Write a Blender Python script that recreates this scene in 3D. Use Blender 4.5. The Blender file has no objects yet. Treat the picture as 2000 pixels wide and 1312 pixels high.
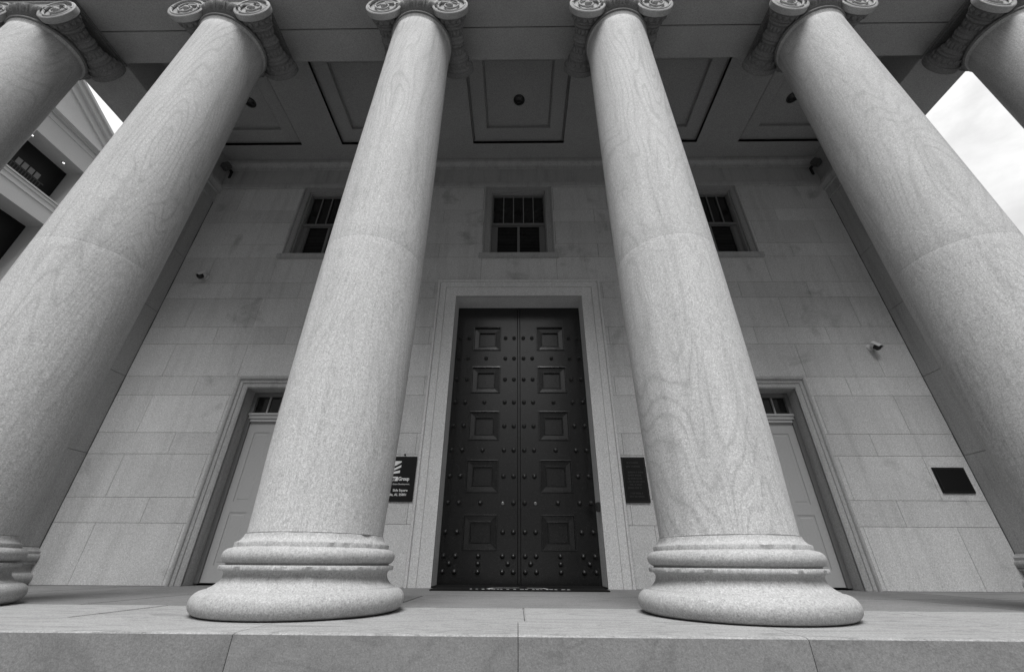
import bpy, bmesh, math, random
from math import sin, cos, pi, radians, sqrt
from mathutils import Vector, Matrix, noise as mnoise
random.seed(7)
SC = bpy.context.scene
COL = SC.collection

# ------------------------------------------------------------------ camera
PITCH, YAW, ROLL = radians(29.014), radians(0.893), radians(0.382)
fw = Vector((-sin(YAW)*cos(PITCH), cos(YAW)*cos(PITCH), sin(PITCH)))
rt0 = Vector((cos(YAW), sin(YAW), 0)); up0 = rt0.cross(fw)
rt = rt0*cos(ROLL) + up0*sin(ROLL); up = -rt0*sin(ROLL) + up0*cos(ROLL)
cd = bpy.data.cameras.new('camera'); cam = bpy.data.objects.new('camera', cd); COL.objects.link(cam)
m = Matrix.Identity(4)
for i in range(3):
    m[i][0], m[i][1], m[i][2] = rt[i], up[i], -fw[i]
m[0][3], m[1][3], m[2][3] = -0.021, 0.0, 0.294
cam.matrix_world = m
cd.sensor_fit = 'HORIZONTAL'; cd.sensor_width = 36.0; cd.lens = 800.4/2000*36.0
cd.clip_start = 0.05; cd.clip_end = 3000
SC.camera = cam

# ------------------------------------------------------------------ light
SUN_EL, SUN_AZ = radians(58), radians(-3)      # behind the camera, above
SUN_STRENGTH, SUN_ANGLE = 3.7, radians(34)
SKY_STRENGTH, EXPOSURE = 0.13, 0.0
w = bpy.data.worlds.new('World'); SC.world = w; w.use_nodes = True
nt = w.node_tree; nt.nodes.clear()
def N(tree, typ, **kw):
    n = tree.nodes.new(typ)
    for k, v in kw.items():
        if k == 'ins':
            for a, b in v.items(): n.inputs[a].default_value = b
        else: setattr(n, k, v)
    return n
def math_node(tree, op, a=None, b=None, clamp=False):
    n = tree.nodes.new('ShaderNodeMath'); n.operation = op; n.use_clamp = clamp
    for i, v in enumerate((a, b)):
        if v is None: continue
        if isinstance(v, (int, float)): n.inputs[i].default_value = v
        else: tree.links.new(v, n.inputs[i])
    return n.outputs[0]
sky = N(nt, 'ShaderNodeTexSky', sky_type='NISHITA', sun_disc=False, sun_elevation=SUN_EL, sun_rotation=radians(180)-SUN_AZ, dust_density=3.0, ozone_density=0.5)
bw = N(nt, 'ShaderNodeRGBToBW'); nt.links.new(sky.outputs[0], bw.inputs[0])
tc = N(nt, 'ShaderNodeTexCoord')
sep = N(nt, 'ShaderNodeSeparateXYZ'); nt.links.new(tc.outputs['Generated'], sep.inputs[0])
# overcast gradient: the zenith is brighter than the horizon
zz = math_node(nt, 'MAXIMUM', sep.outputs['Z'], 0.0)
grad = math_node(nt, 'ADD', math_node(nt, 'MULTIPLY', zz, 1.7), 0.10)
mp = N(nt, 'ShaderNodeMapping', ins={'Scale': (2.4, 2.4, 4.2), 'Location': (0.3, 0.1, 0.25)}); nt.links.new(tc.outputs['Generated'], mp.inputs[0])
cn = N(nt, 'ShaderNodeTexNoise', ins={'Scale': 1.7, 'Detail': 7.0, 'Roughness': 0.58, 'Distortion': 0.35}); nt.links.new(mp.outputs[0], cn.inputs['Vector'])
cr = N(nt, 'ShaderNodeMapRange', ins={'From Min': 0.38, 'From Max': 0.66, 'To Min': 0.80, 'To Max': 1.2}); nt.links.new(cn.outputs[0], cr.inputs[0])
base = math_node(nt, 'ADD', math_node(nt, 'MULTIPLY', bw.outputs[0], 0.35), 5.0)
# unseen street side of the sky dimmed, so the frontal sun dominates
hv = N(nt, 'ShaderNodeMapRange', interpolation_type='SMOOTHSTEP', ins={'From Min': -0.5, 'From Max': 0.35, 'To Min': 0.74, 'To Max': 1.2}); nt.links.new(sep.outputs['Y'], hv.inputs[0])
# further dimming added towards both sides to darken the outer columns
ax = math_node(nt, 'ABSOLUTE', sep.outputs['X'])
sa = N(nt, 'ShaderNodeMapRange', interpolation_type='SMOOTHSTEP', ins={'From Min': 0.25, 'From Max': 0.75, 'To Min': 0.0, 'To Max': 0.6}); nt.links.new(ax, sa.inputs[0])
sb = N(nt, 'ShaderNodeMapRange', interpolation_type='SMOOTHSTEP', ins={'From Min': 0.0, 'From Max': 0.35, 'To Min': 1.0, 'To Max': 0.0}); nt.links.new(sep.outputs['Y'], sb.inputs[0])
side = math_node(nt, 'SUBTRACT', 1.0, math_node(nt, 'MULTIPLY', sa.outputs[0], sb.outputs[0]))
val = math_node(nt, 'MULTIPLY', math_node(nt, 'MULTIPLY', math_node(nt, 'MULTIPLY', math_node(nt, 'MULTIPLY', base, grad), cr.outputs[0]), hv.outputs[0]), side)
bg = N(nt, 'ShaderNodeBackground', ins={'Strength': SKY_STRENGTH}); nt.links.new(val, bg.inputs['Color'])
wo = N(nt, 'ShaderNodeOutputWorld'); nt.links.new(bg.outputs[0], wo.inputs[0])
sd = bpy.data.lights.new('sun', 'SUN'); sd.energy = SUN_STRENGTH; sd.angle = SUN_ANGLE; sd.color = (1, 1, 1)
so = bpy.data.objects.new('sun', sd); COL.objects.link(so)
sdir = Vector((sin(SUN_AZ)*cos(SUN_EL), -cos(SUN_AZ)*cos(SUN_EL), sin(SUN_EL)))
so.rotation_euler = sdir.to_track_quat('Z', 'Y').to_euler()
so.location = (0, -20, 30)
SC.view_settings.view_transform = 'Standard'; SC.view_settings.look = 'None'
SC.view_settings.gamma = 1.0; SC.view_settings.exposure = EXPOSURE
SC.view_settings.use_curve_mapping = False

# ------------------------------------------------------------------ materials
def stone(name, base=0.4, veins=0.0, vstretch=(1.0, 1.0, 0.25), vscale=1.0, vfreq=9.0, blotch=0.12, speck=0.24, rough=0.75,
          streak=0.0, bump=0.25, tone_attr=False, rand=True, stain=0.0):
    mt = bpy.data.materials.new(name); mt.use_nodes = True
    t = mt.node_tree; b = t.nodes['Principled BSDF']; L = t.links.new
    tc = N(t, 'ShaderNodeTexCoord'); co = tc.outputs['Object']
    if rand:
        oi = N(t, 'ShaderNodeObjectInfo')
        off = math_node(t, 'MULTIPLY', oi.outputs['Random'], 60.0)
        cx = N(t, 'ShaderNodeCombineXYZ'); L(off, cx.inputs[0]); L(off, cx.inputs[1]); L(off, cx.inputs[2])
        va = N(t, 'ShaderNodeVectorMath', operation='ADD'); L(co, va.inputs[0]); L(cx.outputs[0], va.inputs[1]); co = va.outputs[0]
    # broad blotches
    n1 = N(t, 'ShaderNodeTexNoise', ins={'Scale': 1.1, 'Detail': 5.0, 'Roughness': 0.6}); L(co, n1.inputs['Vector'])
    tone = math_node(t, 'ADD', 1.0, math_node(t, 'MULTIPLY', math_node(t, 'SUBTRACT', n1.outputs[0], 0.5), 2*blotch))
    # grain
    n2 = N(t, 'ShaderNodeTexNoise', ins={'Scale': 110.0, 'Detail': 2.0, 'Roughness': 0.9}); L(co, n2.inputs['Vector'])
    tone = math_node(t, 'MULTIPLY', tone, math_node(t, 'ADD', 1.0, math_node(t, 'MULTIPLY', math_node(t, 'SUBTRACT', n2.outputs[0], 0.5), 7*speck)))
    n3 = N(t, 'ShaderNodeTexNoise', ins={'Scale': 45.0, 'Detail': 4.0, 'Roughness': 0.85}); L(co, n3.inputs['Vector'])
    tone = math_node(t, 'MULTIPLY', tone, math_node(t, 'ADD', 1.0, math_node(t, 'MULTIPLY', math_node(t, 'SUBTRACT', n3.outputs[0], 0.5), 4.5*speck)))
    if veins:
        mp = N(t, 'ShaderNodeMapping', ins={'Scale': vstretch}); L(co, mp.inputs[0])
        nv = N(t, 'ShaderNodeTexNoise', ins={'Scale': vscale, 'Detail': 2.5, 'Roughness': 0.45, 'Distortion': 0.5}); L(mp.outputs[0], nv.inputs['Vector'])
        s = math_node(t, 'SINE', math_node(t, 'MULTIPLY', nv.outputs[0], vfreq*2*pi))
        s = math_node(t, 'POWER', math_node(t, 'ADD', math_node(t, 'MULTIPLY', s, 0.5), 0.5), 6.0)
        nm = N(t, 'ShaderNodeTexNoise', ins={'Scale': 0.9, 'Detail': 3.0}); L(co, nm.inputs['Vector'])
        mk = N(t, 'ShaderNodeMapRange', ins={'From Min': 0.40, 'From Max': 0.66}); L(nm.outputs[0], mk.inputs[0])
        v = math_node(t, 'MULTIPLY', math_node(t, 'MULTIPLY', s, mk.outputs[0]), veins)
        tone = math_node(t, 'MULTIPLY', tone, math_node(t, 'SUBTRACT', 1.0, v))
        nv2 = N(t, 'ShaderNodeTexNoise', ins={'Scale': vscale*1.9, 'Detail': 5.0, 'Roughness': 0.55, 'Distortion': 0.9}); L(mp.outputs[0], nv2.inputs['Vector'])
        s2 = math_node(t, 'SINE', math_node(t, 'MULTIPLY', nv2.outputs[0], vfreq*1.5*pi))
        s2 = math_node(t, 'POWER', math_node(t, 'ADD', math_node(t, 'MULTIPLY', s2, 0.5), 0.5), 7.0)
        mk3 = N(t, 'ShaderNodeMapRange', ins={'From Min': 0.58, 'From Max': 0.42}); L(nm.outputs[0], mk3.inputs[0])
        v2 = math_node(t, 'MULTIPLY', math_node(t, 'MULTIPLY', s2, mk3.outputs[0]), veins*0.8)
        tone = math_node(t, 'MULTIPLY', tone, math_node(t, 'SUBTRACT', 1.0, v2))
    if streak:
        mp2 = N(t, 'ShaderNodeMapping', ins={'Scale': (7.0, 7.0, 0.5)}); L(co, mp2.inputs[0])
        ns = N(t, 'ShaderNodeTexNoise', ins={'Scale': 1.0, 'Detail': 6.0, 'Roughness': 0.65}); L(mp2.outputs[0], ns.inputs['Vector'])
        mk2 = N(t, 'ShaderNodeMapRange', ins={'From Min': 0.48, 'From Max': 0.72}); L(ns.outputs[0], mk2.inputs[0])
        tone = math_node(t, 'MULTIPLY', tone, math_node(t, 'SUBTRACT', 1.0, math_node(t, 'MULTIPLY', mk2.outputs[0], streak)))
    if stain:
        nst = N(t, 'ShaderNodeTexNoise', ins={'Scale': 1.3, 'Detail': 4.0, 'Roughness': 0.6, 'Distortion': 0.6}); L(co, nst.inputs['Vector'])
        mst = N(t, 'ShaderNodeMapRange', ins={'From Min': 0.60, 'From Max': 0.74}); L(nst.outputs[0], mst.inputs[0])
        tone = math_node(t, 'MULTIPLY', tone, math_node(t, 'SUBTRACT', 1.0, math_node(t, 'MULTIPLY', mst.outputs[0], stain)))
    if tone_attr:
        at = N(t, 'ShaderNodeAttribute', attribute_name='tone'); tone = math_node(t, 'MULTIPLY', tone, at.outputs['Fac'])
    c = math_node(t, 'MULTIPLY', tone, base)
    cc = N(t, 'ShaderNodeCombineColor'); L(c, cc.inputs[0]); L(c, cc.inputs[1]); L(c, cc.inputs[2])
    L(cc.outputs[0], b.inputs['Base Color'])
    b.inputs['Roughness'].default_value = rough; b.inputs['Specular IOR Level'].default_value = 0.3
    bp = N(t, 'ShaderNodeBump', ins={'Strength': bump, 'Distance': 0.01}); L(n3.outputs[0], bp.inputs['Height']); L(bp.outputs[0], b.inputs['Normal'])
    return mt
def plain(name, base, rough=0.5, metal=0.0, spec=0.5, noise=0.15, nscale=40.0, bump=0.0):
    mt = bpy.data.materials.new(name); mt.use_nodes = True
    t = mt.node_tree; b = t.nodes['Principled BSDF']; L = t.links.new
    tc = N(t, 'ShaderNodeTexCoord')
    n = N(t, 'ShaderNodeTexNoise', ins={'Scale': nscale, 'Detail': 4.0, 'Roughness': 0.7}); L(tc.outputs['Object'], n.inputs['Vector'])
    c = math_node(t, 'MULTIPLY', math_node(t, 'ADD', 1.0, math_node(t, 'MULTIPLY', math_node(t, 'SUBTRACT', n.outputs[0], 0.5), 2*noise)), base)
    cc = N(t, 'ShaderNodeCombineColor')
    for i in range(3): L(c, cc.inputs[i])
    L(cc.outputs[0], b.inputs['Base Color'])
    r = math_node(t, 'ADD', math_node(t, 'MULTIPLY', math_node(t, 'SUBTRACT', n.outputs[0], 0.5), 0.25), rough, clamp=True); L(r, b.inputs['Roughness'])
    b.inputs['Metallic'].default_value = metal; b.inputs['Specular IOR Level'].default_value = spec
    if bump:
        bp = N(t, 'ShaderNodeBump', ins={'Strength': bump, 'Distance': 0.01}); L(n.outputs[0], bp.inputs['Height']); L(bp.outputs[0], b.inputs['Normal'])
    return mt
def lamp_mat(name, s):
    mt = bpy.data.materials.new(name); mt.use_nodes = True; b = mt.node_tree.nodes['Principled BSDF']
    b.inputs['Base Color'].default_value = (.8, .8, .8, 1); b.inputs['Emission Color'].default_value = (1, 1, 1, 1); b.inputs['Emission Strength'].default_value = s
    return mt
M_shaft = stone('veined_column_stone', 0.53, speck=0.23, veins=0.18, vstretch=(1, 1, 0.16), vscale=1.0, vfreq=42, streak=0.18)
M_base = stone('column_base_stone', 0.40, veins=0.10, vstretch=(0.5, 0.5, 2.0), vfreq=6)
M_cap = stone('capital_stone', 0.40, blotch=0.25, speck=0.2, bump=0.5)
M_wall = stone('ashlar_wall_stone', 0.55, tone_attr=True, streak=0.14, blotch=0.16, stain=0.35, rand=False)
M_bolster = stone('dark_capital_stone', 0.19, blotch=0.4, speck=0.3, bump=0.6)  # darker stone for bolsters, echinus, abacus and back volute faces
M_wtrim = stone('window_trim_stone', 0.30, blotch=0.15)
M_trim = stone('trim_stone', 0.40, streak=0.22, blotch=0.12)
M_surround = stone('door_surround_stone', 0.62, streak=0.06)
M_ceil = stone('ceiling_stone', 0.33, blotch=0.14)
M_beam = stone('beam_stone', 0.36, blotch=0.22, streak=0.0)
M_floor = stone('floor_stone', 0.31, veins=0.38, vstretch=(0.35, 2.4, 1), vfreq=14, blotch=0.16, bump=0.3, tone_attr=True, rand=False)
M_riser = stone('riser_stone', 0.22, speck=0.15, blotch=0.3, veins=0.2, vstretch=(0.6, 1, 1.3))
M_wood = plain('painted_side_door', 0.42, 0.55, noise=0.1)
M_frame = plain('painted_window_frame', 0.17, 0.55, noise=0.12)
M_bar = plain('grey_window_bar', 0.22, 0.5, noise=0.1)
M_door = plain('dark_bronze_door', 0.006, 0.24, metal=0.0, spec=0.8, noise=0.5, nscale=30, bump=0.12)
M_stud = plain('dark_bronze_stud', 0.016, 0.30, spec=0.6)
M_glass = plain('dark_glass', 0.016, 0.06, spec=0.45, noise=0.2, nscale=3)
M_flood = plain('grey_floodlight_metal', 0.07, 0.45)
M_black = plain('black_metal', 0.012, 0.45)
M_sign = plain('black_sign_panel', 0.008, 0.4, spec=0.25)
M_white = plain('white_lettering', 0.75, 0.6, noise=0.05)
M_steel = plain('bright_lock_metal', 0.32, 0.35, metal=1.0)
M_housing = plain('pale_camera_housing', 0.62, 0.4, noise=0.05)
M_mat = plain('black_door_mat', 0.012, 0.95, spec=0.1, noise=0.5, nscale=200, bump=0.3)
M_grout = plain('dark_joint', 0.06, 0.9, spec=0.1)
M_nb = stone('neighbour_stone', 0.60, speck=0.1, blotch=0.06)
M_nbdark = plain('dark_interior', 0.012, 0.5, spec=0.2)
M_blind = plain('pale_window_blind', 0.25, 0.6)
M_ground = stone('street_paving', 0.12, blotch=0.2, rand=False)
M_lamp = lamp_mat('lit_lamp', 1.6)

# ------------------------------------------------------------------ helpers
def link(name, bm, mat, parent=None, smooth=None, loc=None):
    me = bpy.data.meshes.new(name); bmesh.ops.recalc_face_normals(bm, faces=bm.faces[:]); bm.to_mesh(me); bm.free()
    me.materials.append(mat)
    o = bpy.data.objects.new(name, me); COL.objects.link(o)
    if parent: o.parent = parent
    if loc: o.location = loc
    if smooth is not None:
        me.set_sharp_from_angle(angle=radians(smooth))
        for p in me.polygons: p.use_smooth = True
    return o
def tag(o, label=None, cat=None, group=None, kind=None):
    for k, v in (('label', label), ('category', cat), ('group', group), ('kind', kind)):
        if v: o[k] = v
    return o
def empty(name, loc=(0, 0, 0), parent=None):
    o = bpy.data.objects.new(name, None); COL.objects.link(o); o.location = loc; o.empty_display_size = 0.2
    if parent: o.parent = parent
    return o
def box(bm, x0, x1, y0, y1, z0, z1, bev=0.0):
    vs = [bm.verts.new((x, y, z)) for x in (x0, x1) for y in (y0, y1) for z in (z0, z1)]
    fs = [bm.faces.new([vs[i] for i in f]) for f in ((0, 1, 3, 2), (4, 6, 7, 5), (0, 4, 5, 1), (2, 3, 7, 6), (0, 2, 6, 4), (1, 5, 7, 3))]
    if bev: bmesh.ops.bevel(bm, geom=list({e for f in fs for e in f.edges}), offset=bev, segments=2, affect='EDGES')
def boxes(lst, bev=0.0):
    bm = bmesh.new()
    for b in lst: box(bm, *b, bev=bev)
    return bm
def lathe(bm, prof, n=96, c=(0, 0, 0), axis='Z', cap=True):
    rings = []
    for r, h in prof:
        ring = []
        for i in range(n):
            a = 2*pi*i/n
            v = (r*cos(a), r*sin(a), h)
            if axis == 'Y': v = (v[0], h, v[1])
            ring.append(bm.verts.new((v[0]+c[0], v[1]+c[1], v[2]+c[2])))
        rings.append(ring)
    for a, b in zip(rings, rings[1:]):
        for i in range(n): bm.faces.new((a[i], a[(i+1) % n], b[(i+1) % n], b[i]))
    if cap:
        bm.faces.new(rings[0][::-1]); bm.faces.new(rings[-1])
def tube(bm, pts, rad, n=8, closed=False):
    pts = [Vector(p) for p in pts]; rings = []
    rads = rad if isinstance(rad, (list, tuple)) else [rad]*len(pts)
    for i, p in enumerate(pts):
        t = (pts[min(i+1, len(pts)-1)] - pts[max(i-1, 0)]).normalized()
        q = t.to_track_quat('Z', 'Y')
        rings.append([bm.verts.new(p + q @ Vector((rads[i]*cos(2*pi*k/n), rads[i]*sin(2*pi*k/n), 0))) for k in range(n)])
    for a, b in zip(rings, rings[1:]):
        for k in range(n): bm.faces.new((a[k], a[(k+1) % n], b[(k+1) % n], b[k]))
    bm.faces.new(rings[0][::-1]); bm.faces.new(rings[-1])
def frame3(bm, x0, x1, z0, z1, prof, y, closed=False):
    """moulded surround: prof = [(outward offset, projection towards -y)], swept round an opening with mitred corners"""
    def loop(o, p):
        if closed: c = [(x0-o, z0-o), (x0-o, z1+o), (x1+o, z1+o), (x1+o, z0-o)]
        else: c = [(x0-o, z0), (x0-o, z1+o), (x1+o, z1+o), (x1+o, z0)]
        return [bm.verts.new((a, y-p, b)) for a, b in c]
    loops = [loop(o, p) for o, p in prof]
    n = 4 if closed else 3
    for A, B in zip(loops, loops[1:]):
        for i in range(n): bm.faces.new((A[i], A[(i+1) % 4], B[(i+1) % 4], B[i]))
    if not closed:
        for k in (0, 3):
            bm.faces.new([l[k] for l in loops])
def subtract(rects, hole):
    out = []; hx0, hx1, hz0, hz1 = hole
    for (x0, x1, z0, z1) in rects:
        if hx1 <= x0+1e-6 or hx0 >= x1-1e-6 or hz1 <= z0+1e-6 or hz0 >= z1-1e-6: out.append((x0, x1, z0, z1)); continue
        a, b = max(x0, hx0), min(x1, hx1); c, d = max(z0, hz0), min(z1, hz1)
        if x0 < a: out.append((x0, a, z0, z1))
        if b < x1: out.append((b, x1, z0, z1))
        if z0 < c: out.append((a, b, z0, c))
        if d < z1: out.append((a, b, d, z1))
    return out
def text_into(bm, s, size, x, z, y, depth=0.003, align='LEFT', squash=1.0, bold=0.0):
    """lettering facing -y, baseline at z"""
    cu = bpy.data.curves.new('lettering', 'FONT'); cu.body = s; cu.size = size; cu.extrude = depth; cu.align_x = align; cu.offset = bold
    o = bpy.data.objects.new('lettering', cu); COL.objects.link(o)
    dg = bpy.context.evaluated_depsgraph_get()
    me = bpy.data.meshes.new_from_object(o.evaluated_get(dg))
    me.transform(Matrix.Translation((x, y, z)) @ Matrix.Rotation(pi/2, 4, 'X') @ Matrix.Diagonal((squash, 1, 1, 1)))
    bm.from_mesh(me); bpy.data.meshes.remove(me); bpy.data.objects.remove(o); bpy.data.curves.remove(cu)
def copy_tree(o, parent=None):
    c = o.copy(); COL.objects.link(c); c.parent = parent
    for ch in [k for k in o.children]: copy_tree(ch, c)
    return c

# ------------------------------------------------------------------ dimensions
D, DC, E = 6.467, 3.355, 2.359          # wall plane, column axes, platform edge
AX = [-7.381, -4.441, -1.5, 1.5, 4.441, 7.381]
ZS, ZC = 7.817, 8.551                   # beam soffit, ceiling
PX, BW = 6.816, 0.967
LEAF = D + 0.40

# ------------------------------------------------------------------ ground and platform
bm = bmesh.new(); vs = [bm.verts.new(v) for v in ((-900, -900, -1.25), (900, -900, -1.25), (900, 900, -1.25), (-900, 900, -1.25))]; bm.faces.new(vs)
tag(link('ground', bm, M_ground), kind='structure')

def slab_floor():
    bm = bmesh.new(); tl = bm.verts.layers.float.new('tone')
    rows = [(E, 2.90, [-8.6, -5.95, -4.2, -1.37, -0.02, 1.33, 3.6, 5.6, 8.6]), (2.90, 3.72, [-8.6, -6.6, -4.6, -2.7, 0.02, 2.75, 4.75, 6.7, 8.6]),
            (3.72, 5.0, [-8.6, -6.0, -3.4, -1.0, 1.3, 3.9, 6.3, 8.6]), (5.0, D+0.45, [-8.6, -5.2, -2.4, 2.2, 4.9, 8.6])]
    g = 0.002
    for (y0, y1, xs) in rows:
        for a, b in zip(xs, xs[1:]):
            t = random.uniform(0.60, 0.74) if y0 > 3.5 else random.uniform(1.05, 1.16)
            n0 = len(bm.verts)
            if y0 == E:
                nseg = max(4, int((b-a)/0.02)); prev = None
                for i in range(nseg+1):
                    x = a+g + (b-a-2*g)*i/nseg
                    ch = mnoise.noise((x*3.1, 4.2, 0)); fine = mnoise.noise((x*19.0, 1.7, 0)); chip = max(0.0, mnoise.noise((x*7.0, 9.1, 0))-0.32)*0.05
                    e = min(i, nseg-i)/nseg*(b-a); cr = 0.012*max(0, 1-e/0.04)
                    r = 0.010 + 0.004*ch + 0.0025*fine + chip + cr
                    nn = max(0, .006 + .005*ch + .006*fine + chip*.5 + cr*.6); pts = [(y1-g, 0), (E+.030+nn*1.5, 0), (E+.014+nn, -.0012), (E+.008+nn*.5, -.004), (E+.0058, -.008-nn*.5), (E+.03, -.03), (y1-g, -.03)]
                    cur = [bm.verts.new((x, p, z)) for p, z in pts]
                    if prev:
                        for k in range(7): bm.faces.new((prev[k], prev[(k+1) % 7], cur[(k+1) % 7], cur[k]))
                    else: bm.faces.new(cur)
                    prev = cur
                bm.faces.new(prev[::-1])
            else:
                box(bm, a+g, b-g, y0+g, y1-g, -0.3, random.uniform(-0.002, 0.0), bev=0.006)
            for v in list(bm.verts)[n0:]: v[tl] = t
    return bm
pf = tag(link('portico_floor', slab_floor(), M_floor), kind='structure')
link('floor_joint_bed', boxes([(-8.59, 8.59, E+0.42, D+0.4, -0.4, -0.032)]), M_grout, pf)
# front face of the platform, block by block
riser = empty('platform_face'); tag(riser, kind='structure')
xs = [-8.6, -5.95, -4.2, -1.37, -0.02, 1.33, 3.6, 5.6, 8.6]
for a, b in zip(xs, xs[1:]):
    link('face_block', boxes([(a+.0015, b-.0015, E+0.0055, E+0.4, -0.80, -0.007)], bev=0.001), M_riser, riser)
link('lower_course', boxes([(-8.6, 8.6, E-0.02, E+0.4, -1.26, -0.806)], bev=0.006), M_riser, riser)

# ------------------------------------------------------------------ bank building
bank = empty('bank_building', (0, D, 0))
tag(bank, 'pale ashlar stone bank front with coffered porch ceiling behind the row of columns', 'building')
def part(name, bm, mat, parent=bank, smooth=None):
    o = link(name, bm, mat, parent, smooth)
    p = parent
    off = Vector((0, 0, 0))
    while p is not None: off += p.location; p = p.parent
    o.location = -off
    return o
SDX = 4.10
door_hole = (-1.19, 1.19, -1, 4.738)
win_holes = [(c-0.60, c+0.60, 5.74, 7.62) for c in (-SDX, 0, SDX)]
sd_holes = [(c-0.50, c+0.50, -1, 2.88) for c in (-SDX, SDX)]
holes = [door_hole] + win_holes + sd_holes
courses = [0, .78, 1.13, 1.77, 2.11, 2.75, 3.09, 3.72, 4.07, 4.71, 5.07, 5.70, 6.05, 6.66, 7.02, 7.70]
wide = [.76, 1.95, 3.36, 4.886, 6.19]; narrow = [0.1, 1.62, 2.92, 4.23, 5.52]
bm = bmesh.new(); tl = bm.verts.layers.float.new('tone')
XE = PX + 0.1
for k, (z0, z1) in enumerate(zip(courses, courses[1:])):
    js = wide if k % 2 == 0 else narrow
    xs = sorted([-XE, XE] + [s*(j + random.uniform(-.02, .02)) for j in js for s in (-1, 1)])
    for a, b in zip(xs, xs[1:]):
        t = random.uniform(0.92, 1.06)
        g = 0.0025
        rects = [(a+g, b-g, z0+g, z1-g)]
        for h in holes: rects = subtract(rects, h)
        for (x0, x1, y0, y1) in rects:
            f = [bm.verts.new((x, D, z)) for x, z in ((x0, y0), (x1, y0), (x1, y1), (x0, y1))]
            for v in f: v[tl] = t
            bm.faces.new(f)
            bk = [bm.verts.new((v.co.x, D+0.012, v.co.z)) for v in f]
            for v in bk: v[tl] = 0.6
            for i in range(4): bm.faces.new((f[i], f[(i+1) % 4], bk[(i+1) % 4], bk[i]))
wall = part('wall', bm, M_wall)
rects = [(-XE, XE, 0, ZC+0.3)]
for h in holes: rects = subtract(rects, (h[0]-.03, h[1]+.03, h[2], h[3]+.03))
part('wall_backing', boxes([(a, b, D+0.010, D+0.35, c, d) for a, b, c, d in rects]), M_grout, wall)

for sg_ in (-1, 1):
    bm = bmesh.new(); pts = []; rads = []
    for i in range(120):
        z = 0.02 + 7.66*i/119
        pts.append((sg_*(PX-.003), D-.001, z)); rads.append(.004 + .007*max(0, .4+mnoise.noise((z*2.3, sg_*5, 0))))
    tube(bm, pts, rads, 6); part('corner_joint', bm, M_grout, wall)
# main door surround, with its reveal
bm = bmesh.new()
pr = [(0, -0.40), (0, 0.035), (0.185, 0.035), (0.188, 0.022), (0.200, 0.022), (0.203, 0.040), (0.305, 0.040), (0.308, 0.028), (0.320, 0.028), (0.325, 0.06), (0.352, 0.065), (0.362, 0.055), (0.365, -0.005)]
frame3(bm, -1.19, 1.19, 0.0, 4.738, pr, D)
sur = part('door_surround', bm, M_surround)
part('door_lining', boxes([(-1.45, -1.192, LEAF+0.003, LEAF+0.08, 0, 5.0), (1.192, 1.45, LEAF+0.003, LEAF+0.08, 0, 5.0), (-1.192, 1.192, LEAF+0.003, LEAF+0.08, 4.742, 5.0), (-.2, .2, LEAF+.065, LEAF+.09, .01, 4.74)]), M_black, sur)
part('threshold', boxes([(-1.189, 1.189, D-0.02, LEAF+0.02, 0.0, 0.022)], bev=0.004), M_mat, sur)

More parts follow.
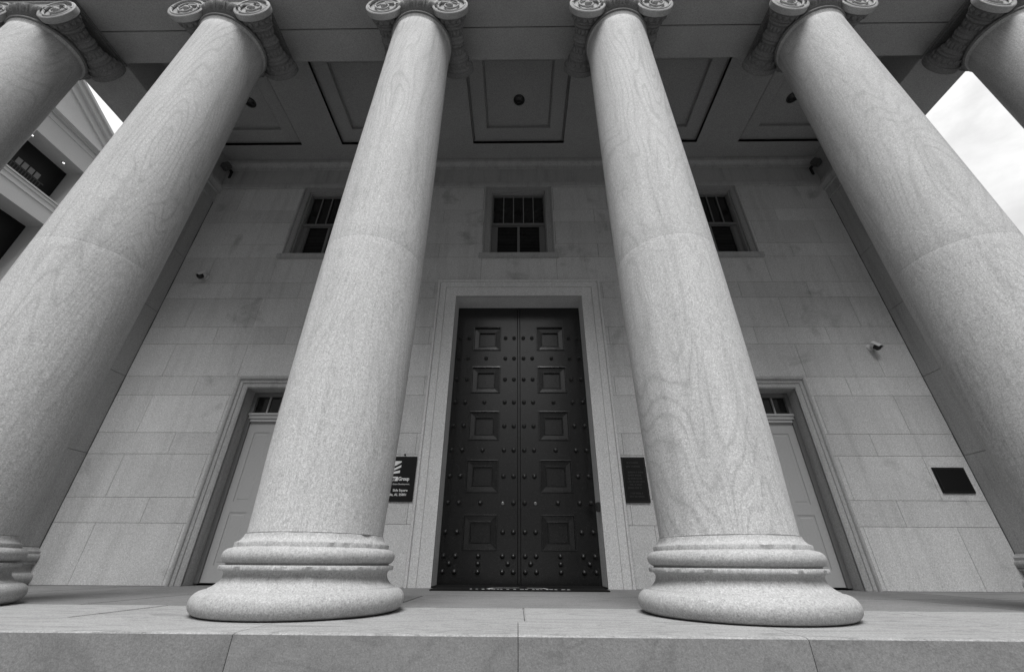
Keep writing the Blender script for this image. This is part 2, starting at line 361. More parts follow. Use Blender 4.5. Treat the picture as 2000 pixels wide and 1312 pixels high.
# the two bronze leaves: stiles and rails with sunk square panels, studs
S = (LEAF-0)/(D+0.55)
def sx(x): return x*S
def sz(z): return 0.2937+(z-0.2937)*S
PZ = [(3.862, 4.385), (2.996, 3.530), (2.136, 2.664), (1.290, 1.818), (0.461, 0.975)]
ROWS = [(4.135, 0), (3.697, 1), (3.266, 0), (2.824, 1), (2.388, 0), (1.972, 1), (1.546, 0), (1.137, 1), (0.716, 0)]
stud_me = None
def stud(parent, x, z):
    global stud_me
    if stud_me is None:
        bm = bmesh.new(); lathe(bm, [(0.037, 0.0), (0.036, -0.010), (0.030, -0.026), (0.018, -0.037), (0.005, -0.041)], 12, axis='Y')
        o = link('stud', bm, M_stud, parent, 50); stud_me = o
    else:
        o = stud_me.copy(); COL.objects.link(o); o.parent = parent
    o.location = Vector((x, LEAF, z)) - parent.location - bank.location
for sgn in (-1, 1):
    leaf = empty('door_leaf', (0, 0, 0), bank); leaf.location = (sgn*0.6, LEAF-D, 0)
    leaf['label'] = 'dark studded %s leaf of the double door' % ('left' if sgn < 0 else 'right')
    xi, xo = sx(0.342), sx(0.880)
    X0, X1 = 0.030, 1.186
    hole = [(xi, xo, sz(a), sz(b)) for a, b in PZ]
    rects = [(X0, X1, 0.0235, 4.735)]
    for h in hole: rects = subtract(rects, h)
    bm = bmesh.new()
    for a, b, c, d in rects:
        q = [(a, c), (b, c), (b, d), (a, d)]
        bm.faces.new([bm.verts.new((sgn*x, LEAF, z)) for x, z in q])
    # edges of the leaf
    for (a, b) in ((X0, X0), (X1, X1)):
        bm.faces.new([bm.verts.new(v) for v in ((sgn*a, LEAF, .03), (sgn*a, LEAF+.06, .03), (sgn*a, LEAF+.06, 4.735), (sgn*a, LEAF, 4.735))])
    bm.faces.new([bm.verts.new(v) for v in ((sgn*X0, LEAF+.06, .03), (sgn*X1, LEAF+.06, .03), (sgn*X1, LEAF+.06, 4.735), (sgn*X0, LEAF+.06, 4.735))])
    bm.faces.new([bm.verts.new(v) for v in ((sgn*X0, LEAF, .03), (sgn*X1, LEAF, .03), (sgn*X1, LEAF+.06, .03), (sgn*X0, LEAF+.06, .03))])
    bm.normal_update()
    part('leaf_frame', bm, M_door, leaf)
    for a, b, c, d in hole:
        bm = bmesh.new()
        x0, x1 = (a, b) if sgn > 0 else (-b, -a)
        cx, cz = (x0+x1)/2, (c+d)/2
        # concentric mouldings stepping in
        st = [(0.0, 0.0), (0.0, -0.012), (0.004, 0.012), (0.018, 0.014), (0.024, -0.028), (0.100, -0.034), (0.106, -0.022), (0.116, -0.022), (0.122, -0.062), (0.130, -0.062)]
        loops = []
        for o, p in st:
            loops.append([bm.verts.new((x, LEAF-p, z)) for x, z in ((x0+o, c+o), (x1-o, c+o), (x1-o, d-o), (x0+o, d-o))])
        for A, B in zip(loops, loops[1:]):
            for i in range(4): bm.faces.new((A[i], A[(i+1) % 4], B[(i+1) % 4], B[i]))
        bm.faces.new(loops[-1])
        part('sunk_panel', bm, M_door, leaf)
    for z, mid in ROWS:
        for x in ([.09, .255, .965, 1.145] + ([.62] if mid else [])):
            if z == 1.137 and x == .255: continue
            stud(leaf, sgn*sx(x), sz(z))
    for z in (.388, .180):
        for x in (.09, .255, .62, .965, 1.145): stud(leaf, sgn*sx(x), sz(z))
    for x in (.172, .62, 1.055): stud(leaf, sgn*sx(x), sz(.287))
    bm = bmesh.new(); lathe(bm, [(0.024, 0.0), (0.024, -0.014), (0.019, -0.018), (0.013, -0.018), (0.011, -0.006), (0.004, -0.006)], 16, axis='Y', c=(sgn*sx(.262), LEAF, sz(1.130)))
    part('lock_cylinder', bm, M_steel, leaf, 40)
    if sgn < 0:
        part('meeting_strip', boxes([(-0.016, 0.016, LEAF-0.012, LEAF+0.03, 0.03, 4.735)], bev=0.004), M_door, leaf)

# windows
def window(cx):
    w0 = empty('window', (cx, 0, 6.7), bank)
    bm = bmesh.new()
    frame3(bm, cx-0.575, cx+0.575, 5.77, 7.575, [(0, -0.20), (0, -0.045), (0.03, -0.045), (0.032, 0.012), (0.125, 0.016), (0.128, 0.03), (0.158, 0.03), (0.16, -0.006)], D)
    part('frame', bm, M_wtrim, w0)
    part('sill', boxes([(cx-0.80, cx+0.80, D-0.075, D+0.2, 5.668, 5.769)], bev=0.008), M_trim, w0)
    y = D + 0.10
    part('upper_sash', boxes([(cx-.574, cx-.548, y, y+.05, 6.70, 7.574), (cx+.548, cx+.574, y, y+.05, 6.70, 7.574), (cx-.547, cx+.547, y, y+.05, 7.535, 7.574), (cx-.574, cx+.574, y-.03, y+.05, 6.645, 6.698)], bev=.003), M_frame, w0)
    part('lower_sash', boxes([(cx-.574, cx-.470, y+.02, y+.07, 5.78, 6.644), (cx+.470, cx+.574, y+.02, y+.07, 5.78, 6.644), (cx-.469, cx+.469, y+.02, y+.07, 5.78, 5.86), (cx-.469, cx-.445, y+.03, y+.07, 5.861, 6.644), (cx+.445, cx+.469, y+.03, y+.07, 5.861, 6.644), (cx-.026, cx+.026, y+.025, y+.07, 5.861, 6.644)], bev=.003), M_frame, w0)
    for k in range(4):
        bx = cx - .327 + .218*k
        part('window_bar', boxes([(bx-.010, bx+.010, y+.006, y+.03, 6.699, 7.534)], bev=.003), M_bar, w0)
    part('upper_pane', boxes([(cx-.55, cx+.55, y+.052, y+.06, 6.65, 7.57)]), M_glass, w0)
    lp = part('lower_pane', boxes([(cx-.5, cx+.5, y+.074, y+.08, 5.8, 6.69)]), M_glass, w0)
    part('blind', boxes([(cx-.44, cx+.44, y+.0715, y+.0738, 5.875+.04*k, 5.875+.04*k+.006) for k in range(19)]), M_black, w0)
    return w0
for cx in (-SDX, 0, SDX):
    wn = window(cx)
# side doors
def side_door(cx):
    d0 = empty('side_door', (cx, 0, 0), bank)
    bm = bmesh.new()
    pr = [(0, -0.30), (0, 0.02), (0.022, 0.034), (0.035, 0.02), (0.085, 0.024), (0.09, 0.04), (0.135, 0.044), (0.14, 0.062), (0.152, 0.074), (0.176, 0.078), (0.188, 0.06), (0.19, -0.006)]
    frame3(bm, cx-0.50, cx+0.50, 0.0, 2.87, pr, D)
    part('surround', bm, M_trim, d0)
    y = D + 0.21
    bm = boxes([(cx-.499, cx-.43, y, y+.08, 0.02, 2.868), (cx+.43, cx+.499, y, y+.08, 0.02, 2.868), (cx-.429, cx+.429, y, y+.08, 2.80, 2.868)], bev=.003)
    part('frame', bm, M_frame, d0)
    part('transom_bar', boxes([(cx-.475, cx+.475, y-.035, y+.08, 2.455, 2.50), (cx-.46, cx+.46, y-.022, y+.08, 2.40, 2.454), (cx-.429, cx+.429, y-.008, y+.08, 2.35, 2.399)], bev=.006), M_wood, d0)
    part('transom_pane', boxes([(cx-.43, cx+.43, y+.05, y+.06, 2.50, 2.80)]), M_glass, d0)
    for k in (-1, 0, 1):
        part('transom_bar_upright', boxes([(cx+.21*k-.011, cx+.21*k+.011, y+.02, y+.049, 2.501, 2.799)], bev=.003), M_wood, d0)
    # leaf with panels
    lf = empty('leaf', (0, 0, 0), d0); lf.location = (0, y-D, 1.2)
    rects = [(cx-.428, cx+.428, 0.03, 2.348)]
    pans = [(cx-.31, cx-.05, 0.25, 0.95), (cx+.05, cx+.31, 0.25, 0.95), (cx-.31, cx-.05, 1.1, 2.18), (cx+.05, cx+.31, 1.1, 2.18)]
    for h in pans: rects = subtract(rects, h)
    bm = bmesh.new()
    for a, b, c, d in rects: box(bm, a, b, y+.03, y+.075, c, d)
    for a, b, c, d in pans:
        o = [(0, 0), (.0, .006), (.03, .007), (.045, .003)]
        loops = [[bm.verts.new((xx, y+.03+p, zz2)) for xx, zz2 in ((a+q, c+q), (b-q, c+q), (b-q, d-q), (a+q, d-q))] for q, p in o]
        for A, B in zip(loops, loops[1:]):
            for i in range(4): bm.faces.new((A[i], A[(i+1) % 4], B[(i+1) % 4], B[i]))
        bm.faces.new(loops[-1])
    bmesh.ops.remove_doubles(bm, verts=bm.verts[:], dist=1e-5)
    me_o = part('leaf', bm, M_wood, d0)
    bpy.data.objects.remove(lf)
    me_o.name = 'leaf'
    return d0
for cx in (-SDX, SDX): side_door(cx)

# pilasters with caps and bases
def pilaster(s):
    x0, x1 = sorted((s*PX, s*(PX+BW)))
    y0 = D - 0.80
    p0 = empty('pilaster', (s*(PX+BW/2), 0, 0), bank)
    bm = bmesh.new(); zj = [0.46, 1.78, 3.09, 4.4, 5.7, 7.30]
    for a, b in zip(zj, zj[1:]): box(bm, x0, x1, y0, D+0.3, a+.002, b-.002, bev=.004)
    part('shaft', bm, M_trim, p0)
    bm = bmesh.new()
    # moulded rings: (projection, z)
    def ring_profile(bm, prof):
        loops = [[bm.verts.new(v) for v in ((x0-o, y0-o, z), (x1+o, y0-o, z), (x1+o, D+.25, z), (x0-o, D+.25, z))] for o, z in prof]
        for A, B in zip(loops, loops[1:]):
            for i in range(4): bm.faces.new((A[i], A[(i+1) % 4], B[(i+1) % 4], B[i]))
        bm.faces.new(loops[0][::-1]); bm.faces.new(loops[-1])
    ring_profile(bm, [(.0, 7.302), (.03, 7.31), (.03, 7.34), (.012, 7.345), (.012, 7.55), (.045, 7.56), (.05, 7.60), (.03, 7.605), (.05, 7.64), (.085, 7.70), (.09, 7.76), (.07, 7.765), (.07, 7.812)])
    part('cap', bm, M_trim, p0)
    bm = bmesh.new()
    tor = [(.07 + .045*cos(a), .07 + .07*sin(a)) for a in [radians(-90 + 18*i) for i in range(11)]]
    t2 = [(.045 + .035*cos(a), .325 + .048*sin(a)) for a in [radians(-90 + 18*i) for i in range(11)]]
    ring_profile(bm, [(0.0, 0.001)] + tor + [(.05, .145), (.028, .19), (.03, .24), (.06, .248), (.06, .272), (.045, .277)] + t2 + [(.05, .376), (.05, .405), (.015, .43), (0, .458)])
    part('base', bm, M_trim, p0, 40)
    return p0
pilaster(-1); pilaster(1)

# wall cornice, frieze and lower band
def band(prof):
    """horizontal moulding along the wall between the pilasters; prof = [(projection, z)]"""
    bm = bmesh.new(); xa = PX - 0.002
    loops = [[bm.verts.new((-xa, D-p, z)), bm.verts.new((xa, D-p, z))] for p, z in prof]
    for A, B in zip(loops, loops[1:]): bm.faces.new((A[0], A[1], B[1], B[0]))
    for k in (0, 1): bm.faces.new([l[k] for l in loops])
    return bm
part('wall_band', band([(-.01, 7.702), (.05, 7.705), (.055, 7.80), (.035, 7.806), (.03, 7.86), (-.01, 7.866)]), M_trim)
part('frieze', band([(-.01, 7.868), (.012, 7.868), (.012, 8.30), (-.01, 8.30)]), M_trim)
part('ceiling_cornice', band([(-.01, 8.302), (.03, 8.304), (.035, 8.36), (.05, 8.39), (.10, 8.42), (.125, 8.43), (.13, 8.50), (.12, 8.548), (-.01, 8.548)]), M_trim)

# ceiling with coffers
CC = [-5.91, -2.97, 0, 2.97, 5.91]
CY = 4.95; CW = 1.013
YA, YB = DC - BW/2, DC + BW/2
XW = AX[-1] + BW/2
rects = [(-PX-.0, PX+.0, YB-0.0, D+0.05)]
for c in CC: rects = subtract(rects, (c-CW, min(c+CW, PX), CY-CW, CY+CW))
bm = bmesh.new()
for a, b, c, d in rects: box(bm, a, b, c, d, ZC, ZC+0.25)
ceil = part('ceiling', bm, M_ceil)
for c in CC:
    bm = bmesh.new()
    st = [(0, 0.0), (0, .085), (.02, .085), (.05, .06), (.30, .06), (.325, .066), (.325, .145), (.345, .145), (.365, .125)]
    loops = [[bm.verts.new((x, y, ZC+p)) for x, y in ((c-CW+o, CY-CW+o), (c+CW-o, CY-CW+o), (c+CW-o, CY+CW-o), (c-CW+o, CY+CW-o))] for o, p in st]
    for A, B in zip(loops, loops[1:]):
        for i in range(4): bm.faces.new((A[i], A[(i+1) % 4], B[(i+1) % 4], B[i]))
    bm.faces.new(loops[-1])
    part('coffer', bm, M_ceil, ceil)

# architrave in two leaves over the columns, beams over the ends, frieze and cornice above
arch = empty('entablature', (0, DC, ZS), bank)
part('architrave', boxes([(-XW, XW, YA, DC-.006, ZS, 9.2), (-XW, XW, DC+.006, YB, ZS, 9.2)], bev=.008), M_beam, arch)
for s in (-1, 1):
    x0, x1 = sorted((s*PX, s*(PX+BW)))
    part('side_beam', boxes([(x0, x1, YB+.004, D+0.3, ZS+.002, 9.2)], bev=.008), M_beam, arch)
part('cornice', boxes([(-XW-.02, XW+.02, YA-.02, D+4, 9.202, 9.9), (-XW-.25, XW+.25, YA-.25, D+4, 9.902, 10.05), (-XW-.5, XW+.5, YA-.5, D+4, 10.052, 10.3)], bev=.01), M_beam, arch)
part('rear_wall', boxes([(-PX-.1, PX+.1, D+11.6, D+11.99, -1.25, 10.04)]), M_trim)
part('inner_floor', boxes([(-PX-.1, PX+.1, D+.46, D+11.59, -.5, 0.0)]), M_grout)
part('roof', boxes([(-XW+.1, XW-.1, YA+.1, D+12, 10.302, 10.7)]), M_beam)
for s in (-1, 1):
    x0, x1 = sorted((s*(PX+.12), s*(PX+BW)))
    part('side_wall', boxes([(x0, x1, D+.302, D+12, -1.25, 10.04)]), M_trim)

# ------------------------------------------------------------------ columns
def make_column():
    root = empty('ionic_column', (AX[0], DC, 0))
    # base
    bm = bmesh.new()
    prof = [(0.60, 0.0005), (0.625, 0.006)]
    for i in range(1, 20):
        a = radians(-70 + 8.2*i); prof.append((0.603 + 0.070*cos(a), 0.070 + 0.068*sin(a)))
    prof += [(0.598, 0.141), (0.594, 0.143), (0.592, 0.147)]
    for i in range(1, 11):
        u = i/10; prof.append((0.592 - 0.062*sin(u*pi/2), 0.147 + 0.075*(u**1.3)))
    prof += [(0.533, 0.236), (0.545, 0.2455), (0.566, 0.247), (0.570, 0.252), (0.570, 0.270), (0.566, 0.275), (0.535, 0.277), (0.533, 0.284)]
    for i in range(0, 17):
        a = radians(-80 + 10.0*i); prof.append((0.527 + 0.044*cos(a), 0.330 + 0.045*sin(a)))
    prof += [(0.522, 0.377), (0.518, 0.380), (0.519, 0.405), (0.515, 0.411), (0.498, 0.417), (0.484, 0.430), (0.475, 0.446), (0.470, 0.462)]
    lathe(bm, prof, 240)
    for v in bm.verts:
        r = math.hypot(v.co.x, v.co.y)
        if r < .3: continue
        d = .0022*mnoise.noise(v.co*4.0) + .0012*mnoise.noise(v.co*17.0)
        edge = .24 < v.co.z < .28 or .37 < v.co.z < .415 or v.co.z > .44
        if edge: d -= .05*max(0, mnoise.noise(v.co*6.0 + Vector((3, 0, 0))) - .38) + .012*max(0, mnoise.noise(v.co*22.0) - .2)
        else: d -= .03*max(0, mnoise.noise(v.co*5.0 + Vector((0, 7, 0))) - .50)
        v.co.x *= (r+d)/r; v.co.y *= (r+d)/r
        if v.co.z > .44: v.co.z += .004*mnoise.noise(v.co*9.0)
    link('base', bm, M_base, root, 40)
    # shaft with entasis, a drum joint a third of the way up
    bm = bmesh.new(); prof = [(0.462, 0.464), (0.464, 0.469)]
    def sh(z): return 0.456 + 0.028*z - 0.0079*z*z + 0.0005*z**3
    r2 = lambda z: 0.462 + (sh(z)-0.462)*min(1, (z-.46)/.5)
    zs = [0.47 + 0.16*i for i in range(0, 43)]
    for z in zs:
        if z > 7.2: break
        if abs(z-2.97) < 0.07: continue
        if z > 2.97 and prof[-1][1] < 2.97:
            r = r2(2.97); prof += [(r, 2.962), (r-.0005, 2.967), (r-.0012, 2.970), (r-.0005, 2.973), (r, 2.978)]
        prof.append((r2(z), z))
    prof += [(0.430, 7.20), (0.436, 7.23), (0.448, 7.255)]
    lathe(bm, prof, 128)
    link('shaft', bm, M_shaft, root, 35)
    # capital
    cap = empty('capital', (0, 0, 0), root)
    bm = bmesh.new(); prof = [(0.43, 7.256)]
    for i in range(13):
        a = radians(-90 + 15*i); prof.append((0.440 + 0.028*cos(a), 7.284 + 0.026*sin(a)))
    prof += [(0.44, 7.314), (0.45, 7.318), (0.45, 7.332), (0.46, 7.336), (0.50, 7.40), (0.535, 7.46), (0.54, 7.50), (0.50, 7.53), (0.45, 7.535)]
    lathe(bm, prof, 96)
    # carved eggs and tongues round the echinus
    for i in range(24):
        a = 2*pi*(i+.5)/24
        mt = Matrix.Translation((0.497*cos(a), 0.497*sin(a), 7.425)) @ Matrix.Rotation(a, 4, 'Z') @ Matrix.Rotation(radians(32), 4, 'Y') @ Matrix.Diagonal((0.034, 0.040, 0.078, 1))
        bmesh.ops.create_uvsphere(bm, u_segments=10, v_segments=8, radius=1, matrix=mt)
        a = 2*pi*i/24
        mt = Matrix.Translation((0.503*cos(a), 0.503*sin(a), 7.425)) @ Matrix.Rotation(a, 4, 'Z') @ Matrix.Rotation(radians(32), 4, 'Y') @ Matrix.Diagonal((0.026, 0.011, 0.080, 1))
        bmesh.ops.create_uvsphere(bm, u_segments=8, v_segments=6, radius=1, matrix=mt)
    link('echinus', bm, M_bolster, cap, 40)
    # abacus
    bm = boxes([(-.56, .56, -.50, .50, 7.752, 7.776), (-.585, .585, -.525, .525, 7.776, 7.815)], bev=.006)
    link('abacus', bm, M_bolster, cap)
    # volutes front and back: disc, raised spiral, eye and the canalis between them
    VX, VZ, R = 0.49, 7.463, 0.262
    for ys in (-1, 1):
        yf = ys*0.455
        bm = bmesh.new()
        for sx_ in (-1, 1):
            # disc body
            c = (sx_*VX, 0, VZ)
            pr = [(R-.004, yf-ys*0.075), (R, yf-ys*.06), (R, yf+ys*0.0), (R-.01, yf+ys*.008), (R-.034, yf+ys*.008), (R-.040, yf-ys*.022), (.02, yf-ys*.022)]
            lathe(bm, pr, 56, c=c, axis='Y')
            # spiral
            turns = 2.1; pts = []; rads = []
            n = 120
            for i in range(n+1):
                u = i/n; a = pi/2 - sx_*u*turns*2*pi
                r = (R-.017)*(1-u) + .040*u
                pts.append((sx_*VX + r*cos(a), yf+ys*.0, VZ + r*sin(a))); rads.append(0.017*(1-.30*u))
            tube(bm, pts, rads, 8)
            mt = Matrix.Translation((sx_*VX, yf, VZ)) @ Matrix.Diagonal((.044, .034, .044, 1))
            bmesh.ops.create_uvsphere(bm, u_segments=16, v_segments=10, radius=1, matrix=mt)
        # canalis: sagging band with raised edges
        rows = []
        n = 24
        def zlo(u): return VZ + 0.105 - 0.03*cos(u*pi/2)
        for i in range(n+1):
            u = -1 + 2*i/n; x = u*VX
            rows.append([bm.verts.new((x, yf-ys*.08, zlo(u)-.02)), bm.verts.new((x, yf+ys*.006, zlo(u)-.02)), bm.verts.new((x, yf+ys*.010, zlo(u)+.004)), bm.verts.new((x, yf-ys*.012, zlo(u)+.012)),
                         bm.verts.new((x, yf-ys*.012, VZ+R-.04)), bm.verts.new((x, yf+ys*.008, VZ+R-.034)), bm.verts.new((x, yf+ys*.008, VZ+R-.004)), bm.verts.new((x, yf-ys*.08, VZ+R+.0))])
        for A, B in zip(rows, rows[1:]):
            for k in range(7): bm.faces.new((A[k], A[k+1], B[k+1], B[k]))
            bm.faces.new((A[7], A[0], B[0], B[7]))
        bm.faces.new(rows[0][::-1]); bm.faces.new(rows[-1])
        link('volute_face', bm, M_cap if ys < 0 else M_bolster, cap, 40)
    for sx_ in (-1, 1):
        bm = bmesh.new(); prof = []
        n = 60
        for i in range(n+1):
            y = -0.385 + 0.77*i/n; u = abs(y)/0.385
            r = 0.125 + 0.115*u**2.2
            for yc, wd, h in ((0.0, .03, .035), (-.05, .018, .02), (.05, .018, .02), (-.21, .022, .022), (.21, .022, .022), (-.255, .012, .016), (.255, .012, .016)):
                r += h*math.exp(-((y-yc)/wd)**2)
            prof.append((r, y))
        lathe(bm, prof, 48, c=(sx_*VX, 0, VZ), axis='Y')
        # carved leaves along the bolster
        for k in range(14):
            a = 2*pi*k/14
            for y0, y1 in ((-.365, -.28), (.28, .365), (-.19, -.09), (.09, .19)):
                ym = (y0+y1)/2; u = abs(ym)/.385; r = 0.125 + .115*u**2.2
                mt = Matrix.Translation((sx_*VX + r*cos(a), ym, VZ + r*sin(a))) @ Matrix.Rotation(-a, 4, 'Y') @ Matrix.Diagonal((.018, (y1-y0)/2, .022+.02*u, 1))
                bmesh.ops.create_uvsphere(bm, u_segments=8, v_segments=6, radius=1, matrix=mt)
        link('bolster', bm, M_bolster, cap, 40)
    return root
col0 = make_column()
CL = ['stone ionic column at the far left whose shaft passes the neighbouring building',
      'leaning-looking stone column between far left column and the black lettered sign, left security camera beside it',
      'tall veined stone column just left of the dark double door, covering part of the lettered sign',
      'tall stone column just right of the dark double door, with arching veins',
      'stone column standing in front of the right pilaster, cloudy sky beside it',
      'stone column at the far right, only its capital and upper shaft showing']
CL[1] = 'stone column second from the left, hiding part of the neighbouring building'
for i, x in enumerate(AX):
    c = col0 if i == 0 else copy_tree(col0)
    c.location = (x, DC, 0)
    for ch in c.children:
        if ch.name.split('.')[0] in ('base', 'shaft'): ch.rotation_euler = (0, 0, 1.1*i)
    tag(c, CL[i], 'column', 'ionic columns across the porch')

# ------------------------------------------------------------------ signs and plaques
sg = empty('wall_sign', (-1.9, D, 1.41)); tag(sg, 'black business sign with white logo and address left of the double door', 'sign')
def topart(name, bm, mat, root, smooth=None):
    o = link(name, bm, mat, root, smooth); o.location = -Vector(root.location); return o
topart('sign_panel', boxes([(-2.235, -1.578, D-.022, D+.002, 1.085, 1.735)], bev=.003), M_sign, sg)
ys = D - .0235
bm = bmesh.new()
def quad(bm, pts):
    a = [bm.verts.new((x, ys, z)) for x, z in pts]; b = [bm.verts.new((x, ys+.003, z)) for x, z in pts]
    bm.faces.new(a); bm.faces.new(b[::-1])
    for i in range(len(pts)): bm.faces.new((a[i], a[(i+1) % len(pts)], b[(i+1) % len(pts)], b[i]))
quad(bm, [(-2.02, 1.665), (-1.808, 1.665), (-1.808, 1.648), (-1.89, 1.597), (-2.02, 1.560)])
quad(bm, [(-2.02, 1.545), (-1.90, 1.560), (-1.806, 1.608), (-1.808, 1.572), (-1.90, 1.530), (-2.02, 1.505)])
quad(bm, [(-2.02, 1.490), (-1.90, 1.510), (-1.816, 1.528), (-1.816, 1.490), (-1.90, 1.478), (-2.02, 1.452)])
topart('sign_logo', bm, M_white, sg)
bm = bmesh.new(); quad(bm, [(-1.975, 1.372), (-1.975, 1.434), (-1.832, 1.434), (-1.832, 1.372)])
topart('name_block', bm, M_white, sg)
bm = bmesh.new(); text_into(bm, 'way', .066, -1.966, 1.387, ys-.002, squash=.95, bold=.0012); topart('name_lettering', bm, M_sign, sg)
bm = bmesh.new(); text_into(bm, 'Group', .072, -1.826, 1.381, ys, squash=.86, bold=.0022)
text_into(bm, 'Real Estate Development,', .030, -1.645, 1.318, ys, align='RIGHT')
text_into(bm, 'Side Square', .047, -1.665, 1.225, ys, align='RIGHT', bold=.0008)
text_into(bm, 'Huntsville, AL 35801', .047, -1.672, 1.163, ys, align='RIGHT', bold=.0008)
topart('sign_lettering', bm, M_white, sg)
bm = bmesh.new(); lathe(bm, [(.014, 0), (.014, -.02), (.006, -.026)], 12, c=(-1.775, D, 1.765), axis='Y')
topart('fixing_screw', bm, M_black, sg)

pq = empty('bronze_plaque', (1.74, D, 1.41)); tag(pq, 'tall dark bronze plaque on the wall right of the double door', 'plaque')
topart('plaque_panel', boxes([(1.56, 1.925, D-.025, D+.002, 1.083, 1.735)], bev=.003), M_sign, pq)
relief_bm = boxes([(1.575, 1.91, D-.0275, D-.0255, 1.715, 1.722), (1.575, 1.91, D-.0275, D-.0255, 1.096, 1.103), (1.575, 1.582, D-.0275, D-.0255, 1.104, 1.714), (1.903, 1.91, D-.0275, D-.0255, 1.104, 1.714)])
rp = random.Random(5)
for z in (1.64, 1.585, 1.50, 1.455, 1.41, 1.365, 1.32, 1.275, 1.20, 1.155):  # rows of raised dashes standing for lettering, joined to the rim mesh
    x = 1.615 + rp.uniform(0, .05); xe = 1.87 - rp.uniform(0, .06)
    while x < xe:
        wl = rp.uniform(.008, .02); box(relief_bm, x, x+wl, D-.0272, D-.0252, z, z+.024); x += wl + rp.choice((.005, .005, .014))
topart('plaque_relief', relief_bm, M_stud, pq)
pq2 = empty('wall_plaque', (6.46, D, 1.41)); tag(pq2, 'low wide black plaque on the wall beside the right pilaster', 'plaque')
topart('plaque_panel', boxes([(6.228, 6.697, D-.022, D+.002, 1.232, 1.598)], bev=.003), M_sign, pq2)
topart('plaque_relief', boxes([(6.25, 6.675, D-.0245, D-.0225, 1.571, 1.576), (6.25, 6.675, D-.0245, D-.0225, 1.254, 1.259), (6.25, 6.255, D-.0245, D-.0225, 1.26, 1.57), (6.67, 6.675, D-.0245, D-.0225, 1.26, 1.57)]), M_stud, pq2)

# key box on the right reveal
kb = empty('key_box', (1.165, D+.06, 1.03)); tag(kb, 'small black box on the right reveal of the double door', 'key box')
topart('box_body', boxes([(1.145, 1.189, D+.02, D+.10, .965, 1.095)], bev=.005), M_black, kb)
topart('box_cover', boxes([(1.128, 1.144, D+.03, D+.09, .975, 1.085)], bev=.004), M_stud, kb)

# door mat
mt_ = empty('door_mat', (0, 6.1, 0)); tag(mt_, 'black door mat with pale lettering lying before the double door', 'doormat')
topart('mat_body', boxes([(-1.10, 1.10, 5.84, 6.43, .001, .016)], bev=.004), M_mat, mt_)
bm = bmesh.new()
def flat(bm, pts, z=.0165):
    bm.faces.new([bm.verts.new((x, y, z)) for x, y in pts])
flat(bm, [(-.42, 6.02), (-.36, 6.26), (.0, 6.33), (.0, 6.29), (-.33, 6.22), (-.38, 6.02)])
flat(bm, [(.10, 6.30), (.32, 6.25), (.38, 6.02), (.34, 6.02), (.29, 6.21), (.10, 6.26)])
x = -.62
rr = random.Random(3)
while x < .62:
    wl = rr.uniform(.02, .05)
    flat(bm, [(x, 5.93), (x+wl, 5.93), (x+wl, 6.0), (x, 6.0)]); x += wl + rr.choice((.015, .02, .05))
topart('mat_lettering', bm, M_white, mt_)

# ------------------------------------------------------------------ security cameras, lights
def sec_cam(x, z, dx, label):
    r = empty('security_camera', (x, D, z)); tag(r, label, 'security camera', 'security cameras on the wall')
    bm = bmesh.new(); lathe(bm, [(.062, 0.0), (.062, -.014), (.05, -.022), (.022, -.026), (.020, -.09)], 24, axis='Y'); link('mount', bm, M_housing, r, 40)
    bm = bmesh.new(); lathe(bm, [(.042, 0), (.054, -.015), (.056, -.12), (.052, -.125), (.046, -.115)], 28, axis='Y')
    b = link('housing', bm, M_housing, r, 40); b.location = (0, -.06, .035); b.rotation_euler = (radians(52), 0, radians(dx))
    bm = bmesh.new(); lathe(bm, [(.0575, -.070), (.0575, -.124), (.050, -.140), (.030, -.150), (.012, -.153)], 24, axis='Y')
    l = link('lens', bm, M_glass, b, 40)
    bm = bmesh.new(); n = 14; rows = []
    for i in range(n+1):
        a = radians(20 + 140*i/n); rows.append([bm.verts.new((q*cos(a), y, q*sin(a))) for q, y in ((.061, 0), (.061, -.150), (.066, -.150), (.066, 0))])
    for A, B in zip(rows, rows[1:]):
        for k in range(4): bm.faces.new((A[k], A[(k+1) % 4], B[(k+1) % 4], B[k]))
    bm.faces.new(rows[0]); bm.faces.new(rows[-1][::-1])
    link('sun_shield', bm, M_housing, b, 40)
sec_cam(-6.19, 5.21, -25, 'small pale bullet camera high on the wall left of the left window')
sec_cam(6.16, 3.64, 25, 'small pale bullet camera low on the wall above the low wide black plaque')

def flood(s, label):
    r = empty('floodlight', (s*6.70, D-.1, 8.13)); tag(r, label, 'floodlight', 'floodlights in the ceiling corners')
    bm = boxes([(-.08, .08, -.13, .02, -.09, .08)], bev=.02); b = link('housing', bm, M_flood, r); b.rotation_euler = (radians(-35), 0, radians(s*35)); b.location = (-s*.08, -.12, 0)
    link('glass', boxes([(-.06, .06, -.136, -.131, -.07, .06)]), M_bar, b)
    link('bracket', boxes([(-.025, .025, -.1, .1, .10, .14), (-.025, .025, .06, .1, -.08, .098)], bev=.004), M_black, r)
flood(-1, 'dark floodlight tucked in the left corner under the ceiling')
flood(1, 'dark floodlight tucked in the right corner under the ceiling')
def downlight(x, label):
    zt = ZC + .125
    r = empty('recessed_light', (x, 5.05, zt)); tag(r, label, 'ceiling light', 'recessed lights in the coffers')
    bm = bmesh.new(); lathe(bm, [(.085, -.001), (.115, -.001), (.115, -.012), (.085, -.012), (.085, -.001)], 32, cap=False); link('trim_ring', bm, M_black, r, 40)
    bm = bmesh.new(); lathe(bm, [(.084, -.002), (.084, -.006), (.04, -.03), (.01, -.035)], 32); link('lamp', bm, M_glass, r, 40)
downlight(-5.60, 'small dark recessed light in the ceiling coffer beside the second column from the left')
downlight(0.015, 'small dark recessed light in the middle coffer above the double door')
downlight(5.62, 'small dark recessed light in the ceiling coffer beside the second column from the right')

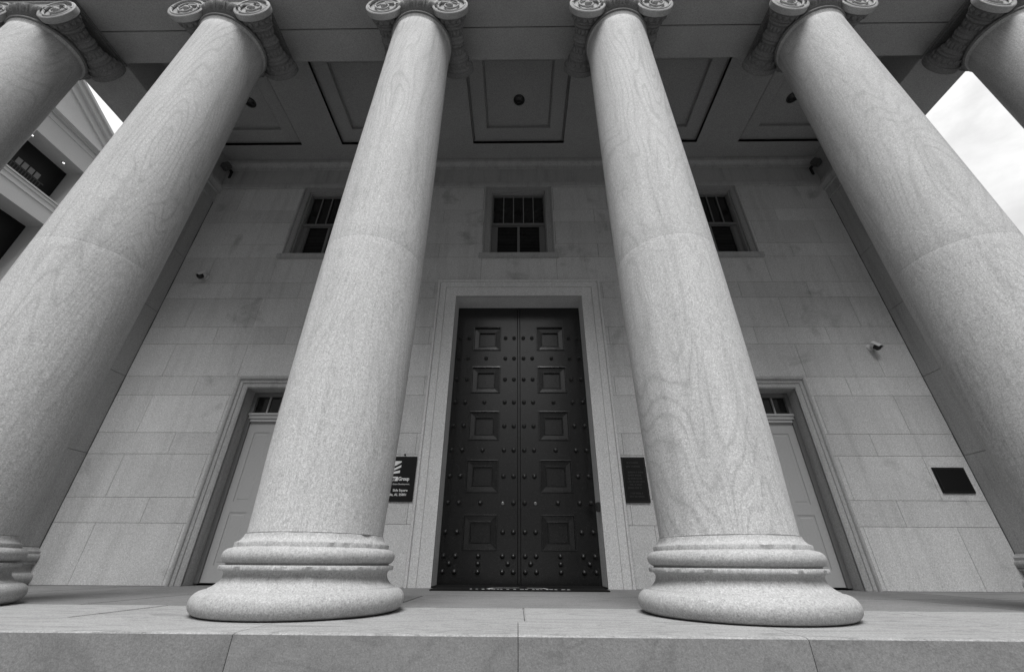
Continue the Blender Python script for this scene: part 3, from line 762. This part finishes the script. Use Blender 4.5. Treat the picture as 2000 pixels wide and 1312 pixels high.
# ------------------------------------------------------------------ neighbouring building across the side street
NX = -20.0; K = 20/14
def ny(y): return y*K
def nz(z): return 0.294+(z-0.294)*K
nb = empty('office_building', (NX, 11, -1.25)); tag(nb, 'pale stone building with gabled roof and open balconies seen past the left columns', 'building')
def npart(name, bm, mat, parent=nb, smooth=None):
    o = link(name, bm, mat, parent, smooth); off = Vector((0, 0, 0)); p = parent
    while p is not None: off += p.location; p = p.parent
    o.location = -off; return o
Y0, Y1 = 0.4, 15.4
bays = [(10.50, 12.72), (6.9, 9.1), (3.3, 5.5)]
up_z, lo_z = (nz(9.72), nz(11.24)), (8.6, nz(8.965))
rects = [(Y0, Y1, -1.25, nz(12.05))]
for a, b in bays:
    for c, d in (up_z, lo_z): rects = subtract(rects, (a, b, c, d))
npart('front_wall', boxes([(NX-.30, NX, a, b, c, d) for a, b, c, d in rects]), M_nb)
npart('body', boxes([(NX-14, NX-.95, Y0, Y1, -1.25, nz(12.05))]), M_nb)
for a, b in bays:
    for (c, d), hi in ((up_z, 1), (lo_z, 0)):
        lg = empty('balcony', (NX, (a+b)/2, c), nb)
        npart('recess', boxes([(NX-.949, NX-.301, a-.3, a, c-.2, d+.2), (NX-.949, NX-.301, b, b+.3, c-.2, d+.2), (NX-.949, NX-.301, a, b, d, d+.2), (NX-.949, NX-.301, a, b, c-.2, c)]), M_nb, lg)
        npart('back_glazing', boxes([(NX-.945, NX-.90, a+.001, b-.001, c+.001, d-.001)]), M_nbdark, lg)
        if hi:
            n = 6; ww = (b-a-.75)/n
            for k in range(n):
                if k != 1: npart('window_pane', boxes([(NX-.899, NX-.89, a+.12+k*ww, a+.12+k*ww+ww*.78, c+1.0, c+1.28)]), M_blind, lg)
            npart('railing', boxes([(NX-.62, NX-.58, a+.001, b-.6, c+.72, c+.76)] + [(NX-.615, NX-.585, a+.05+.11*k, a+.075+.11*k, c+.05, c+.719) for k in range(int((b-a-.65)/.11))]), M_black, lg)
    a2, b2 = a-.1, b+.1
npart('sill_moulding', boxes([(NX+.001, NX+.06, Y0, Y1, nz(9.70), nz(9.745)), (NX+.001, NX+.03, Y0, Y1, nz(9.60), nz(9.685)), (NX+.001, NX+.03, Y0, Y1, nz(9.43), nz(9.46))]), M_nb)
npart('string_course', boxes([(NX+.001, NX+.03, Y0, Y1, nz(11.87), nz(12.0))]), M_nb)
npart('cornice', boxes([(NX-.3, NX+.10, Y0-.1, Y1+.1, nz(12.052), nz(12.11)), (NX-.3, NX+.28, Y0-.28, Y1+.28, nz(12.112), nz(12.215))]), M_nb)
# gable with raking cornice
yc = (Y0+Y1)/2; slope = 0.447
def ztop(y): return 19.42 - slope*(abs(y-yc) - abs(10.44-yc))
def rake(w0, w1, o1, o2):
    bm = bmesh.new(); pts = [(Y1+.5, ztop(Y1+.5)), (yc, ztop(yc)), (Y0-.5, ztop(Y0-.5))]
    A = [[bm.verts.new((x, y, z-o)) for y, z in pts] for x in (w0, w1) for o in (o1, o2)]
    for i in range(2):
        for (p, q) in ((A[0], A[1]), (A[1], A[3]), (A[3], A[2]), (A[2], A[0])): bm.faces.new((p[i], p[i+1], q[i+1], q[i]))
    for i in (0, 2): bm.faces.new((A[0][i], A[1][i], A[3][i], A[2][i]))
    return bm
gb = empty('gable', (NX, yc, nz(12.25)), nb)
npart('raking_cornice', rake(NX-14, NX+.30, 0.0, .13), M_nb, gb)
npart('raking_soffit', rake(NX-13.9, NX+.20, .132, .36), M_nb, gb)
npart('raking_fascia', rake(NX-13.9, NX+.07, .362, .70), M_nb, gb)
bm = bmesh.new(); zb = nz(12.22)
ye = yc + (ztop(yc) - .5 - zb)/slope
f = [bm.verts.new((NX, y, z)) for y, z in ((yc-(ye-yc), zb), (ye, zb), (yc, ztop(yc)-.5))]; bm.faces.new(f)
f2 = [bm.verts.new((NX-13, v.co.y, v.co.z)) for v in f]; bm.faces.new(f2[::-1])
for i in range(3): bm.faces.new((f[i], f[(i+1) % 3], f2[(i+1) % 3], f2[i]))
npart('gable_wall', bm, M_nb, gb)
for y, lab in ((ny(7.398)+.18, 'lit recessed light in the balcony soffit, the upper left of the two'), (ny(8.393)+.12, 'lit recessed light in the balcony soffit, the lower right of the two')):
    r = empty('soffit_light', (NX-.45, y, up_z[1])); tag(r, lab, 'ceiling light', 'lit lamps in the balcony soffit')
    bm = bmesh.new(); lathe(bm, [(.06, -.001), (.075, -.001), (.075, -.01), (.06, -.01), (.06, -.001)], 20, cap=False); link('trim_ring', bm, M_steel, r)
    bm = bmesh.new(); lathe(bm, [(.045, -.002), (.04, -.012), (.01, -.016)], 20); link('lamp', bm, M_lamp, r)
